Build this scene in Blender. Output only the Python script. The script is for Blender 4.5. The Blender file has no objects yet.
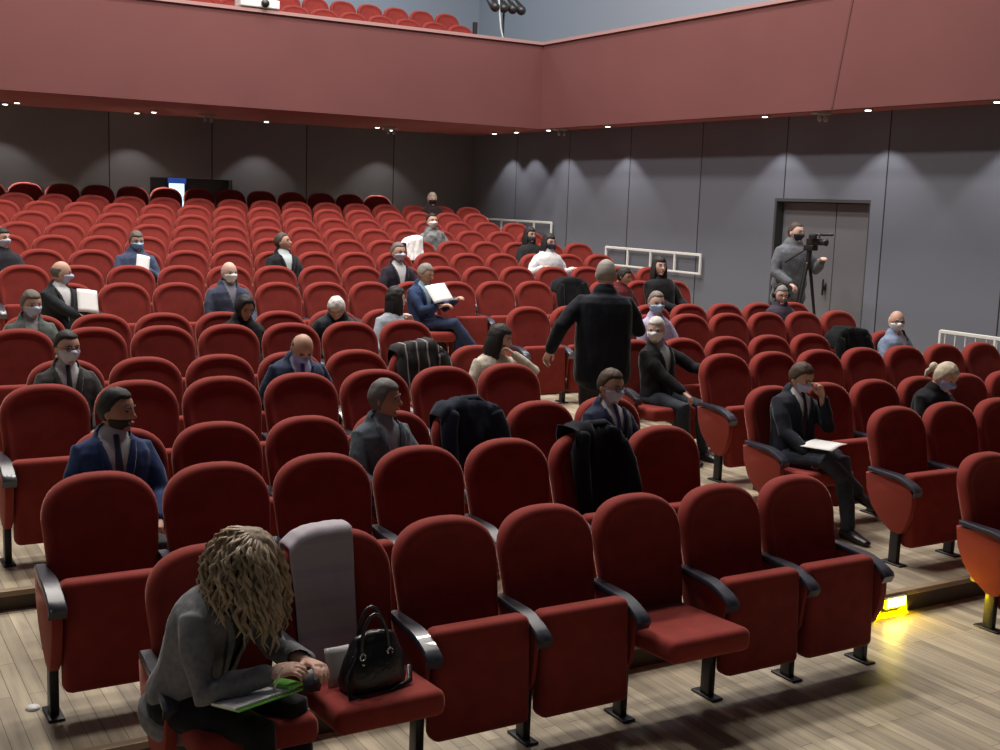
import bpy, bmesh, math, random
from mathutils import Vector, Matrix, noise
random.seed(7)
SC = bpy.context.scene
COL = SC.collection
PI = math.pi

# ------------------------------------------------------------------ camera
cd = bpy.data.cameras.new('camera'); cam = bpy.data.objects.new('camera', cd); COL.objects.link(cam)
CF = Vector((0.506944, 0.849858, -0.144047)); CR = Vector((0.860870, -0.507646, 0.034616)); CU = Vector((0.043707, 0.141554, 0.988965))
CH = 2.442; FPX = 1183.0
m = Matrix((( CR.x, CU.x, -CF.x, 0), (CR.y, CU.y, -CF.y, 0), (CR.z, CU.z, -CF.z, CH), (0, 0, 0, 1)))
cam.matrix_world = m
cd.sensor_width = 36; cd.lens = 36 * FPX / 1000; cd.clip_start = .05; cd.clip_end = 200
SC.camera = cam

# ------------------------------------------------------------------ world, exposure, house lights
w = bpy.data.worlds.new('world'); SC.world = w; w.use_nodes = True
bg = w.node_tree.nodes['Background']; bg.inputs[0].default_value = (.55, .62, .8, 1); bg.inputs[1].default_value = .008
vs = SC.view_settings
vs.view_transform = 'Standard'; vs.look = 'None'; vs.gamma = 1; vs.use_curve_mapping = False; vs.exposure = 0.0

def area(name, loc, rot, sx, sy, power, col=(1, .93, .86)):
    l = bpy.data.lights.new(name, 'AREA'); l.shape = 'RECTANGLE'; l.size = sx; l.size_y = sy; l.energy = power; l.color = col
    o = bpy.data.objects.new(name, l); o.location = loc; o.rotation_euler = rot; COL.objects.link(o); return o
def spot(name, loc, tgt, power, ang, blend, col=(1, .95, .9), r=.04):
    l = bpy.data.lights.new(name, 'SPOT'); l.energy = power; l.spot_size = math.radians(ang); l.spot_blend = blend; l.color = col; l.shadow_soft_size = r
    o = bpy.data.objects.new(name, l); o.location = loc
    o.rotation_euler = (Vector(tgt) - Vector(loc)).to_track_quat('-Z', 'Y').to_euler(); COL.objects.link(o); return o
# house lights in the auditorium ceiling
for hx in (1.2, 4.9, 8.6):
    area('house_light', (hx, 12.0, 11.9), (0, 0, 0), 1.0, 1.0, 480)
    area('house_light', (hx, 8.6, 11.9), (0, 0, 0), 1.0, 1.0, 210)
    area('house_light', (hx, 15.2, 11.9), (0, 0, 0), 1.0, 1.0, 400)
# bluish stage work light, high on stage left, far behind the camera's side
area('stage_light', (-3.5, .5, 6.0), (math.radians(35), math.radians(-25), 0), .8, .8, 12, (.62, .72, 1))
area('front_fill', (3.0, -3.0, 6.5), (math.radians(62), 0, math.radians(-12)), 2.5, 1.5, 5, (.8, .85, 1))  # unseen weak fill, added to lift the seat fronts
# lights of the upper gallery
area('gallery_light', (9.0, 21.5, 9.0), (0, 0, 0), 3, 1, 150, (.75, .86, 1))
area('gallery_light', (12.4, 14.0, 9.0), (0, 0, 0), 1, 5, 90, (.75, .86, 1))

# ------------------------------------------------------------------ materials
MATS = {}
def pbr(name, col, rough=.6, metal=0, sheen=0, sheen_tint=(1, 1, 1), spec=.5, noise_amt=0, noise_scale=30, bump=0, emit=None, estr=0, coat=0):
    if name in MATS: return MATS[name]
    mt = bpy.data.materials.new(name); mt.use_nodes = True; nt = mt.node_tree; b = nt.nodes['Principled BSDF']
    b.inputs['Base Color'].default_value = (*col, 1); b.inputs['Roughness'].default_value = rough; b.inputs['Metallic'].default_value = metal
    b.inputs['Specular IOR Level'].default_value = spec
    if sheen: b.inputs['Sheen Weight'].default_value = sheen; b.inputs['Sheen Tint'].default_value = (*sheen_tint, 1); b.inputs['Sheen Roughness'].default_value = .35
    if coat: b.inputs['Coat Weight'].default_value = coat
    if emit: b.inputs['Emission Color'].default_value = (*emit, 1); b.inputs['Emission Strength'].default_value = estr
    if noise_amt or bump:
        tc = nt.nodes.new('ShaderNodeTexCoord'); n = nt.nodes.new('ShaderNodeTexNoise'); n.inputs['Scale'].default_value = noise_scale; n.inputs['Detail'].default_value = 4
        nt.links.new(tc.outputs['Object'], n.inputs['Vector'])
        if noise_amt:
            r = nt.nodes.new('ShaderNodeValToRGB'); r.color_ramp.elements[0].position = .3; r.color_ramp.elements[1].position = .7
            r.color_ramp.elements[0].color = (*[c * (1 - noise_amt) for c in col], 1); r.color_ramp.elements[1].color = (*[min(1, c * (1 + noise_amt)) for c in col], 1)
            nt.links.new(n.outputs['Fac'], r.inputs[0]); nt.links.new(r.outputs[0], b.inputs['Base Color'])
        if bump:
            bp = nt.nodes.new('ShaderNodeBump'); bp.inputs['Strength'].default_value = bump; bp.inputs['Distance'].default_value = .01
            nt.links.new(n.outputs['Fac'], bp.inputs['Height']); nt.links.new(bp.outputs[0], b.inputs['Normal'])
    MATS[name] = mt; return mt

M_SEAT = pbr('red_velour', (.235, .033, .027), .85, sheen=.42, sheen_tint=(1, .5, .43), spec=.15, noise_amt=.12, noise_scale=9)
M_PANEL = pbr('red_panel', (.27, .042, .03), .7, sheen=.2, sheen_tint=(1, .5, .4), spec=.2)
M_ARM = pbr('black_armrest', (.022, .024, .040), .36, spec=.9, coat=.4)
M_STEEL = pbr('dark_leg_steel', (.02, .02, .024), .4, metal=.3)
M_FASCIA = pbr('balcony_red', (.150, .056, .055), .75, spec=.2, noise_amt=.06, noise_scale=.8)
M_SOFFIT = pbr('soffit_red', (.36, .11, .10), .8, spec=.2)
M_COPING = pbr('coping', (.38, .22, .21), .5)
M_UPPER = pbr('gallery_wall_blue_grey', (.23, .27, .32), .8)
M_CEIL = pbr('dark_ceiling', (.05, .05, .055), .9)
M_WHITE = pbr('white_paint', (.7, .7, .68), .45)
M_PAPER = pbr('white_paper', (.8, .8, .8), .8)
M_SKIN = pbr('skin', (.55, .33, .25), .55, spec=.3)
M_SKIN2 = pbr('skin_tan', (.40, .22, .155), .55, spec=.3)
M_SKIN3 = pbr('skin_pale', (.66, .43, .36), .55, spec=.3)
M_EYE = pbr('eye_dark', (.03, .02, .02), .3)
M_LIP = pbr('lips', (.35, .12, .10), .5)

def wall_mat(name, col, axis, pitch, off):
    """grey wall cladding with thin dark joints every `pitch` metres along `axis`"""
    mt = bpy.data.materials.new(name); mt.use_nodes = True; nt = mt.node_tree; b = nt.nodes['Principled BSDF']
    b.inputs['Roughness'].default_value = .62; b.inputs['Specular IOR Level'].default_value = .3
    tc = nt.nodes.new('ShaderNodeTexCoord'); sp = nt.nodes.new('ShaderNodeSeparateXYZ'); nt.links.new(tc.outputs['Object'], sp.inputs[0])
    def math_(op, a, bb, c=None):
        n = nt.nodes.new('ShaderNodeMath'); n.operation = op
        for i, v in enumerate((a, bb, c)):
            if v is None: continue
            if isinstance(v, (int, float)): n.inputs[i].default_value = v
            else: nt.links.new(v, n.inputs[i])
        return n.outputs[0]
    t = math_('DIVIDE', math_('SUBTRACT', sp.outputs[axis], off), pitch)
    fr = math_('FRACT', t, None)
    line = math_('LESS_THAN', fr, .012)
    ns = nt.nodes.new('ShaderNodeTexNoise'); ns.inputs['Scale'].default_value = .9; nt.links.new(tc.outputs['Object'], ns.inputs['Vector'])
    fl = math_('FLOOR', t, None)
    wn = nt.nodes.new('ShaderNodeTexWhiteNoise'); wn.noise_dimensions = '1D'; nt.links.new(fl, wn.inputs['W'])
    var = math_('ADD', math_('MULTIPLY', wn.outputs['Value'], .10), math_('MULTIPLY', ns.outputs['Fac'], .12))
    var = math_('ADD', var, .88)
    mx = nt.nodes.new('ShaderNodeMix'); mx.data_type = 'RGBA'; mx.inputs['A'].default_value = (*col, 1); mx.inputs['B'].default_value = (.02, .02, .022, 1)
    nt.links.new(line, mx.inputs['Factor'])
    sc = nt.nodes.new('ShaderNodeVectorMath'); sc.operation = 'SCALE'; nt.links.new(mx.outputs['Result'], sc.inputs[0]); nt.links.new(var, sc.inputs['Scale'])
    nt.links.new(sc.outputs[0], b.inputs['Base Color']); return mt
M_WR = wall_mat('grey_cladding_side', (.138, .149, .182), 1, 1.82, 10.66)
M_WB = wall_mat('grey_cladding_back', (.15, .15, .158), 0, 1.82, 1.1)

def floor_mat():
    mt = bpy.data.materials.new('oak_parquet'); mt.use_nodes = True; nt = mt.node_tree; b = nt.nodes['Principled BSDF']
    b.inputs['Roughness'].default_value = .38; b.inputs['Specular IOR Level'].default_value = .4
    tc = nt.nodes.new('ShaderNodeTexCoord'); mp = nt.nodes.new('ShaderNodeMapping'); mp.inputs['Rotation'].default_value = (0, 0, PI / 2)
    nt.links.new(tc.outputs['Object'], mp.inputs[0])
    br = nt.nodes.new('ShaderNodeTexBrick'); br.offset = .37; br.inputs['Scale'].default_value = 1; br.inputs['Brick Width'].default_value = 1.1; br.inputs['Row Height'].default_value = .075
    br.inputs['Mortar Size'].default_value = .0016; br.inputs['Mortar Smooth'].default_value = .2; br.inputs['Bias'].default_value = 0
    br.inputs['Color1'].default_value = (.52, .45, .34, 1); br.inputs['Color2'].default_value = (.31, .265, .20, 1); br.inputs['Mortar'].default_value = (.10, .075, .05, 1)
    nt.links.new(mp.outputs[0], br.inputs['Vector'])
    ns = nt.nodes.new('ShaderNodeTexNoise'); ns.inputs['Scale'].default_value = 1; ns.inputs['Detail'].default_value = 6
    m2 = nt.nodes.new('ShaderNodeMapping'); m2.inputs['Scale'].default_value = (22, 1.6, 1); nt.links.new(tc.outputs['Object'], m2.inputs[0]); nt.links.new(m2.outputs[0], ns.inputs['Vector'])
    rp = nt.nodes.new('ShaderNodeValToRGB'); rp.color_ramp.elements[0].color = (.72, .72, .72, 1); rp.color_ramp.elements[1].color = (1.2, 1.18, 1.12, 1); rp.color_ramp.elements[0].position = .3; rp.color_ramp.elements[1].position = .7
    nt.links.new(ns.outputs['Fac'], rp.inputs[0])
    mx = nt.nodes.new('ShaderNodeMix'); mx.data_type = 'RGBA'; mx.blend_type = 'MULTIPLY'; mx.inputs['Factor'].default_value = 1
    nt.links.new(br.outputs['Color'], mx.inputs['A']); nt.links.new(rp.outputs[0], mx.inputs['B']); nt.links.new(mx.outputs['Result'], b.inputs['Base Color'])
    return mt
M_FLOOR = floor_mat()
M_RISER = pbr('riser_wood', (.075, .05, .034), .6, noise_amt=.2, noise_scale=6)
M_NOSE = pbr('step_nosing', (.30, .22, .14), .45)

# ------------------------------------------------------------------ helpers
def link(name, me, mat=None, parent=None, smooth=True):
    o = bpy.data.objects.new(name, me); COL.objects.link(o)
    if mat is not None and not me.materials: me.materials.append(mat)
    if smooth: me.polygons.foreach_set('use_smooth', [True] * len(me.polygons))
    if parent: o.parent = parent
    return o
def bm_mesh(name, bm):
    bmesh.ops.recalc_face_normals(bm, faces=bm.faces)
    me = bpy.data.meshes.new(name); bm.to_mesh(me); bm.free(); return me
def obj(name, bm, mat, parent=None, smooth=True): return link(name, bm_mesh(name, bm), mat, parent, smooth)
def tag(o, label, cat, group=None):
    o['label'] = label; o['category'] = cat
    if group: o['group'] = group
    return o
def struct(o): o['kind'] = 'structure'; return o
def empty(name, loc=(0, 0, 0), rz=0):
    o = bpy.data.objects.new(name, None); COL.objects.link(o); o.location = loc; o.rotation_euler = (0, 0, rz); o.empty_display_size = .1; return o
def box(bm, x0, x1, y0, y1, z0, z1, mi=0, bev=0):
    vs_ = [bm.verts.new(p) for p in ((x0, y0, z0), (x1, y0, z0), (x1, y1, z0), (x0, y1, z0), (x0, y0, z1), (x1, y0, z1), (x1, y1, z1), (x0, y1, z1))]
    fs = [bm.faces.new([vs_[i] for i in f]) for f in ((0, 3, 2, 1), (4, 5, 6, 7), (0, 1, 5, 4), (1, 2, 6, 5), (2, 3, 7, 6), (3, 0, 4, 7))]
    for f in fs: f.material_index = mi
    if bev: bmesh.ops.bevel(bm, geom=list({e for f in fs for e in f.edges}), offset=bev, segments=3, affect='EDGES', profile=.5)
def prism(bm, pts, a0, a1, axis='x', bev=0):
    """closed polygon pts in the plane across `axis`, extruded from a0 to a1"""
    def P(a, p): return (a, p[0], p[1]) if axis == 'x' else (p[0], a, p[1]) if axis == 'y' else (p[0], p[1], a)
    A = [bm.verts.new(P(a0, p)) for p in pts]; B = [bm.verts.new(P(a1, p)) for p in pts]; n = len(pts)
    fs = [bm.faces.new(A), bm.faces.new(B[::-1])] + [bm.faces.new((A[i], B[i], B[(i + 1) % n], A[(i + 1) % n])) for i in range(n)]
    if bev:
        es = [e for e in set(fs[0].edges) | set(fs[1].edges)]
        bmesh.ops.bevel(bm, geom=es, offset=bev, segments=2, affect='EDGES', profile=.5)
def frame_from(d, ref):
    d = d.normalized(); s = ref - d * ref.dot(d)
    if s.length < 1e-4: s = Vector((0, 1, 0)) - d * d.y
    s.normalize(); return s, d.cross(s)
def loft(bm, pts, rad, ref=Vector((1, 0, 0)), n=12, cap=True, power=2.0):
    """tube of elliptic rings through pts; rad = (half size along ref, half size across)"""
    pts = [Vector(p) for p in pts]; rad = [r if isinstance(r, tuple) else (r, r) for r in rad]
    rings = []; N = len(pts)
    def tang(i):
        if i == 0: return pts[1] - pts[0]
        if i == N - 1: return pts[-1] - pts[-2]
        return (pts[i] - pts[i - 1]).normalized() + (pts[i + 1] - pts[i]).normalized()
    seq = []
    if cap:
        s, t = frame_from(tang(0), ref); d = tang(0).normalized(); r = rad[0]; k = min(r)
        for c in (.95, .7, .35): seq.append((pts[0] - d * k * c, (r[0] * math.sqrt(1 - c * c), r[1] * math.sqrt(1 - c * c)), s, t))
    for i in range(N):
        s, t = frame_from(tang(i), ref); seq.append((pts[i], rad[i], s, t))
    if cap:
        s, t = frame_from(tang(N - 1), ref); d = tang(N - 1).normalized(); r = rad[-1]; k = min(r)
        for c in (.35, .7, .95): seq.append((pts[-1] + d * k * c, (r[0] * math.sqrt(1 - c * c), r[1] * math.sqrt(1 - c * c)), s, t))
    for p, r, s, t in seq:
        ring = []
        for k in range(n):
            a = 2 * PI * k / n; ca, sa = math.cos(a), math.sin(a)
            if power != 2: ca = math.copysign(abs(ca) ** (2 / power), ca); sa = math.copysign(abs(sa) ** (2 / power), sa)
            ring.append(bm.verts.new(p + s * (r[0] * ca) + t * (r[1] * sa)))
        rings.append(ring)
    for a, b_ in zip(rings, rings[1:]):
        for k in range(n): bm.faces.new((a[k], a[(k + 1) % n], b_[(k + 1) % n], b_[k]))
    bm.faces.new(rings[0][::-1]); bm.faces.new(rings[-1]); return rings
def ball(bm, c, r, mat4=None, seg=14, rings=10):
    r = r if isinstance(r, tuple) else (r, r, r)
    M = Matrix.Translation(Vector(c)) @ (mat4 if mat4 else Matrix()) @ Matrix.Diagonal((*r, 1))
    return bmesh.ops.create_uvsphere(bm, u_segments=seg, v_segments=rings, radius=1, matrix=M)['verts']
def remesh(name, bm, voxel, smooth=3, fac=.6):
    me = bm_mesh('tmp', bm); o = bpy.data.objects.new('tmp', me); COL.objects.link(o)
    r = o.modifiers.new('r', 'REMESH'); r.mode = 'VOXEL'; r.voxel_size = voxel
    if smooth: s = o.modifiers.new('s', 'SMOOTH'); s.iterations = smooth; s.factor = fac
    dg = bpy.context.evaluated_depsgraph_get(); dg.update()
    out = bpy.data.meshes.new_from_object(o.evaluated_get(dg)); out.name = name
    bpy.data.objects.remove(o); bpy.data.meshes.remove(me); out.materials.clear(); return out
def copy_tree(o, parent=None):
    c = o.copy(); COL.objects.link(c); c.parent = parent
    for ch in CHILD.get(o.name, []): 
        k = ch.copy(); COL.objects.link(k); k.parent = c
    return c
CHILD = {}

# ------------------------------------------------------------------ the place: tiers, walls, balcony
ROWS = {'K': (4.70, 0.0), 'L': (5.573, .139), 'M': (6.592, .139), 'N': (7.559, .25), 'O': (8.613, .25), 'P': (9.692, .354), 'Q': (10.731, .354),
        'R': (12.402, .5), 'S': (13.242, .627), 'T': (14.212, .748), 'U': (15.234, .87), 'V': (16.269, .994), 'W': (17.266, 1.117), 'X': (18.145, 1.243), 'Y': (19.023, 1.345), 'Z': (20.03, 1.503)}
XL, XR, YB = -6.0, 12.0, 21.5
steps = [(-8.0, 0.0), (4.80, .139), (6.70, .25), (8.84, .354), (10.88, .5), (12.53, .627), (13.33, .748), (14.32, .87), (15.34, .994), (16.37, 1.117), (17.36, 1.243), (18.23, 1.345), (19.11, 1.503), (YB + .2, 1.503)]
bm = bmesh.new()
for (ya, z), (yb, zn) in zip(steps, steps[1:]): box(bm, XL, XR, ya, yb, -.4, z, 0)
bmesh.ops.remove_doubles(bm, verts=bm.verts, dist=1e-5)
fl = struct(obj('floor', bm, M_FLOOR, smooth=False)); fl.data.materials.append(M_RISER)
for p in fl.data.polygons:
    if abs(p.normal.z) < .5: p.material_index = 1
for i, (ya, z) in enumerate(steps[1:-1]):
    bm = bmesh.new(); box(bm, XL, XR, ya - .018, ya + .035, z - .03, z + .003, bev=.006)
    struct(obj('trim_%d' % (i + 1), bm, M_NOSE, smooth=False))

SOF, FX, FY, FT = 3.77, 11.35, 17.95, 5.18
def wall_side():
    bm = bmesh.new(); t = .3
    dy0, dy1, dz0, dz1 = 10.9, 12.66, .5, 2.64        # recess of the door
    box(bm, XR, XR + t, -8, dy0, -.4, SOF); box(bm, XR, XR + t, dy1, YB + t, -.4, SOF); box(bm, XR, XR + t, dy0, dy1, dz1, SOF); box(bm, XR, XR + t, dy0, dy1, -.4, dz0)
    return struct(obj('wall_right', bm, M_WR, smooth=False))
wall_side()
M_DOOR = pbr('grey_door', (.135, .135, .15), .5); M_DARKREV = pbr('door_reveal', (.045, .045, .048), .7); M_HW = pbr('black_hardware', (.015, .015, .015), .4)
def door_side():
    d = struct(empty('door_1', (XR, 11.78, .5)))
    bm = bmesh.new(); box(bm, .20, .26, -.88, .88, 0, 2.14)
    obj('door_recess', bm, M_DARKREV, d, False)
    bm = bmesh.new(); box(bm, .0, .2, .84, .878, 0, 2.138); box(bm, .0, .2, -.878, -.86, 0, 2.138); box(bm, .0, .2, -.86, .84, 2.10, 2.138)
    obj('door_frame', bm, M_DARKREV, d, False)
    for s, (a, b_) in enumerate(((-.855, -.176), (-.164, .835))):
        bm = bmesh.new(); box(bm, .14, .19, a, b_, .01, 2.09, bev=.004); o = obj('door_leaf', bm, M_DOOR, d, False)
        if not s: continue
        bm = bmesh.new(); loft(bm, [(.09, a + .1 if s else b_ - .1, 1.05), (.09, a + .1 if s else b_ - .1, .85)], [.014, .014], n=8); box(bm, .1, .145, (a + .08 if s else b_ - .12), (a + .12 if s else b_ - .08), .9, 1.0)
        obj('door_handle', bm, M_HW, o)
door_side()
def wall_rear():
    bm = bmesh.new(); t = .3; x0, x1, z0, z1 = 5.45, 6.95, 1.503, 2.68
    box(bm, XL, x0, YB, YB + t, -.4, SOF); box(bm, x1, XR + t, YB, YB + t, -.4, SOF); box(bm, x0, x1, YB, YB + t, z1, SOF); box(bm, x0, x1, YB, YB + t, -.4, z0)
    struct(obj('wall_back', bm, M_WB, smooth=False))
    d = struct(empty('door_2', (6.2, YB, 1.503)))
    bm = bmesh.new(); box(bm, -.75, -.36, .2, .25, 0, 1.17); box(bm, -.08, .75, .2, .25, 0, 1.17); obj('door_leaf', bm, M_DARKREV, d, False)
    bm = bmesh.new(); box(bm, -.36, -.08, .21, .24, 0, 1.17)
    obj('lit_gap', bm, pbr('daylit_gap', (.5, .6, .7), .5, emit=(.55, .82, 1), estr=1.5), d, False)
    bm = bmesh.new(); box(bm, -.38, -.06, .15, .2, 1.08, 1.175)
    obj('door_sign', bm, pbr('blue_sign', (.02, .05, .2), .5, emit=(.03, .1, .5), estr=.5), d, False)
wall_rear()
bm = bmesh.new(); box(bm, XL - .3, XL, -8, YB + .3, -.4, 12.2); struct(obj('wall_left', bm, M_WB, smooth=False))
# balcony: soffit slab and front, back run and right-hand run
bm = bmesh.new(); box(bm, XL, FX + .12, FY + .12, YB + 3, SOF, SOF + .25); box(bm, FX + .12, XR + 1.8, 2.0, YB + 3, SOF, SOF + .25)
struct(obj('ceiling_balcony', bm, M_SOFFIT, smooth=False)).name = 'ceiling_soffit'
def fascia(name, boxes, mat): 
    bm = bmesh.new()
    for b_ in boxes: box(bm, *b_)
    return struct(obj(name, bm, mat, smooth=False))
fascia('wall_balcony_back', [(XL, FX + .12, FY, FY + .12, SOF - .02, FT)], M_FASCIA)
fascia('wall_balcony_right', [(FX, FX + .12, 2.0, FY - .004, SOF - .02, FT)], M_FASCIA)
fascia('trim_40', [(XL, FX + .16, FY - .03, FY + .16, FT, FT + .05)], M_COPING)
fascia('trim_41', [(FX - .03, FX + .16, 2.0, FY - .03, FT, FT + .05)], M_COPING)
bm = bmesh.new(); prism(bm, [(11.05, SOF), (11.08, SOF), (10.85, FT), (10.82, FT)], FX - .006, FX, 'x'); struct(obj('trim_42', bm, pbr('seam', (.1, .03, .03), .8), smooth=False))
fascia('wall_upper_back', [(XL, XR + 2.0, YB + 2.6, YB + 2.9, SOF, 12.2)], M_UPPER)
fascia('wall_upper_right', [(XR + 1.5, XR + 1.8, 2.0, YB + 2.6, SOF, 12.2)], M_UPPER)
fascia('ceiling', [(XL, XR + 1.8, -8, YB + 2.9, 12.2, 12.5)], M_CEIL)

# downlights recessed in the soffit
M_LENS = pbr('downlight_lens', (.9, .9, .85), .4, emit=(1, .93, .85), estr=6); M_RING = pbr('downlight_ring', (.35, .33, .32), .35, metal=.6)
def downlight(x, y, label, on=True, power=22, tgt=None, ang=92):
    d = empty('downlight', (x, y, SOF)); tag(d, label, 'ceiling light')
    bm = bmesh.new(); 
    r = bmesh.ops.create_cone(bm, cap_ends=True, segments=20, radius1=.062, radius2=.052, depth=.03, matrix=Matrix.Translation((0, 0, -.016)))
    obj('ring', bm, M_RING, d)
    bm = bmesh.new(); bmesh.ops.create_cone(bm, cap_ends=True, segments=16, radius1=.036, radius2=.04, depth=.012, matrix=Matrix.Translation((0, 0, -.034)))
    obj('lens', bm, M_LENS, d)
    if on:
        s = spot('downlight_lamp', (x, y, SOF - .05), (x, y, 0) if tgt is None else tgt, power, ang, .35, (1, .95, .92), .03)
names_r = ['nearest the right edge of the photo', 'just right of the double door', 'above the left side of the double door', 'between the door and the corner', 'third from the hall corner', 'second from the hall corner', 'first from the hall corner']
for y, nm in zip((8.8, 10.66, 12.5, 16.2, 18.0, 19.1, 19.9), names_r):
    downlight(11.56, y, 'small round downlight over the right wall, ' + nm, power=55)
for x, nm in zip((3.0, 5.1, 7.4, 9.9), ('far left end', 'above the lit doorway, left side', 'right of the doorway', 'nearest the corner')):
    downlight(x, 20.95, 'small round downlight in front of the rear wall, ' + nm, power=34)
downlight(5.25, 20.42, 'small round downlight above the last row, just left of the doorway', power=420, ang=52)
downlight(3.1, 20.42, 'small round downlight above the last row at its far left', power=420, ang=52)
downlight(9.35, 20.42, 'small round downlight above the last row toward the hall corner', power=420, ang=52)
M_BR = pbr('bracket_grey', (.35, .33, .3), .5)
for x, y, nm in ((6.15, 20.4, 'above the lit rear doorway'), (9.6, 20.4, 'under the rear balcony, right half'), (11.55, 17.6, 'at the balcony corner'), (11.6, 11.5, 'above the grey double door')):
    d = empty('emergency_lamp', (x, y, SOF)); tag(d, 'small grey twin-head fixture hanging under the balcony, ' + nm, 'ceiling lamp')
    bm = bmesh.new(); box(bm, -.13, .13, -.07, .07, -.045, 0, bev=.01); obj('housing', bm, M_BR, d, False)
    for s in (-.05, .06):
        bm = bmesh.new(); loft(bm, [(s, -.02, -.05), (s, -.04, -.11)], [.02, .032], n=10); obj('lamp_head', bm, M_BR, d)

# ------------------------------------------------------------------ theatre seat
def back_bm():
    bm = bmesh.new(); out = []
    zt, zb, wt, wb = 1.0, .40, .262, .235
    for a in range(21):                                  # arch from the right shoulder to the left
        t = PI * a / 20; c, s = math.cos(t), math.sin(t)
        out.append((wt * math.copysign(abs(c) ** .80, c), .80 + .20 * abs(s) ** .86))
    for k in range(1, 5): out.append((-wt + (wt - wb) * k / 5, .80 - (.80 - zb - .04) * k / 5))
    out += [(-wb + .01, zb + .02), (-wb + .05, zb), (0, zb), (wb - .05, zb), (wb - .01, zb + .02)]
    for k in range(4, 0, -1): out.append((wt - (wt - wb) * k / 5, .80 - (.80 - zb - .04) * k / 5))
    cz = .72; n = len(out)
    prof = [(.0, .052), (.5, .05), (.9, .045), (.97, .035), (1.0, .012), (1.0, -.016), (.985, -.036), (.95, -.047), (.90, -.051), (.86, -.050), (.82, -.043), (.78, -.038), (.70, -.036), (.45, -.036), (0, -.036)]
    rings = []
    for s, y in prof:
        if s == 0: rings.append([bm.verts.new((0, y, cz))]); continue
        rings.append([bm.verts.new((x * s, y, cz + (z - cz) * s)) for x, z in out])
    for a, b_ in zip(rings, rings[1:]):
        if len(a) == 1:
            for k in range(n): bm.faces.new((a[0], b_[k], b_[(k + 1) % n]))
        elif len(b_) == 1:
            for k in range(n): bm.faces.new((a[k], b_[0], a[(k + 1) % n]))
        else:
            for k in range(n): bm.faces.new((a[k], b_[k], b_[(k + 1) % n], a[(k + 1) % n]))
    for v in bm.verts: v.co.y += .075 + (v.co.z - .42) * .24
    return bm_mesh('backrest', bm)
def rbox_mesh(name, sx, sy, sz, r, seg=4):
    bm = bmesh.new(); box(bm, -sx / 2, sx / 2, -sy / 2, sy / 2, -sz / 2, sz / 2, bev=r); return bm
def seat_up_mesh():
    bm = bmesh.new(); box(bm, -.245, .245, -.25, .25, -.055, .055)
    bmesh.ops.bevel(bm, geom=list(bm.edges), offset=.035, segments=4, affect='EDGES', profile=.5)
    bmesh.ops.transform(bm, matrix=Matrix.Translation((0, -.175, .37)) @ Matrix.Rotation(math.radians(-93), 4, 'X'), verts=bm.verts); return bm_mesh('seat_up', bm)
def seat_down_mesh():
    bm = bmesh.new(); box(bm, -.24, .24, -.27, .27, -.055, .055)
    bmesh.ops.bevel(bm, geom=list(bm.edges), offset=.038, segments=4, affect='EDGES', profile=.5)
    for v in bm.verts: v.co.z += .012 * math.cos(v.co.x * 6) * (1 if v.co.z > 0 else 0)
    bmesh.ops.transform(bm, matrix=Matrix.Translation((0, -.20, .405)) @ Matrix.Rotation(math.radians(-3), 4, 'X'), verts=bm.verts); return bm_mesh('seat_down', bm)
def panel_mesh():
    bm = bmesh.new()
    prism(bm, [(.15, .575), (.0, .582), (-.15, .575), (-.225, .55), (-.255, .50), (-.258, .42), (-.24, .33), (-.205, .25), (-.165, .215), (-.10, .22), (.0, .28), (.08, .36), (.13, .46)], -.024, .024, 'x', .008)
    return bm_mesh('side_panel', bm)
def inner_mesh():
    bm = bmesh.new()
    prism(bm, [(.13, .575), (-.2, .565), (-.225, .50), (-.2, .30), (-.16, .24), (-.06, .25), (.06, .36)], -.012, .012, 'x', .004)
    return bm_mesh('inner_panel', bm)
def arm_mesh():
    bm = bmesh.new(); top = []; N = 12
    ring = []
    for k in range(N + 1):
        t = k / N; y = .13 - .41 * t
        z = .615 - .012 * t - .055 * max(0, (t - .55) / .45) ** 1.8
        hw = .026 + .013 * min(1, t * 2.2); th = .026 if t < .93 else .02
        ring.append([(-hw, y, z - .008), (-hw + .006, y, z), (hw - .006, y, z), (hw, y, z - .008), (hw, y, z - th), (-hw, y, z - th)])
    ring.append([(-.039, -.288, .52), (-.034, -.292, .526), (.034, -.292, .526), (.039, -.288, .52), (.039, -.27, .485), (-.039, -.27, .485)])
    R_ = [[bm.verts.new(p) for p in r] for r in ring]
    for a, b_ in zip(R_, R_[1:]):
        for k in range(6): bm.faces.new((a[k], b_[k], b_[(k + 1) % 6], a[(k + 1) % 6]))
    bm.faces.new(R_[0]); bm.faces.new(R_[-1][::-1]); return bm_mesh('armrest', bm)
def leg_mesh():
    bm = bmesh.new(); box(bm, -.02, .02, -.165, -.095, .0, .30, bev=.006); box(bm, -.018, .018, -.12, .02, .26, .34, bev=.004)
    return bm_mesh('leg', bm)
def foot_mesh():
    bm = bmesh.new(); box(bm, -.035, .035, -.215, -.045, 0, .012, bev=.004); return bm_mesh('foot_plate', bm)
ME = dict(back=back_bm(), up=seat_up_mesh(), down=seat_down_mesh(), panel=panel_mesh(), inner=inner_mesh(), arm=arm_mesh(), leg=leg_mesh(), foot=foot_mesh())
for k, mt in (('back', M_SEAT), ('up', M_SEAT), ('down', M_SEAT), ('panel', M_PANEL), ('inner', M_SEAT), ('arm', M_ARM), ('leg', M_STEEL), ('foot', M_STEEL)):
    ME[k].materials.append(mt); ME[k].polygons.foreach_set('use_smooth', [True] * len(ME[k].polygons))
    try: ME[k].set_sharp_from_angle(angle=math.radians(42))
    except Exception: pass
def part(nm, me, parent, x=0):
    o = bpy.data.objects.new(nm, me); COL.objects.link(o); o.parent = parent; o.location = (x, 0, 0); return o
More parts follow.
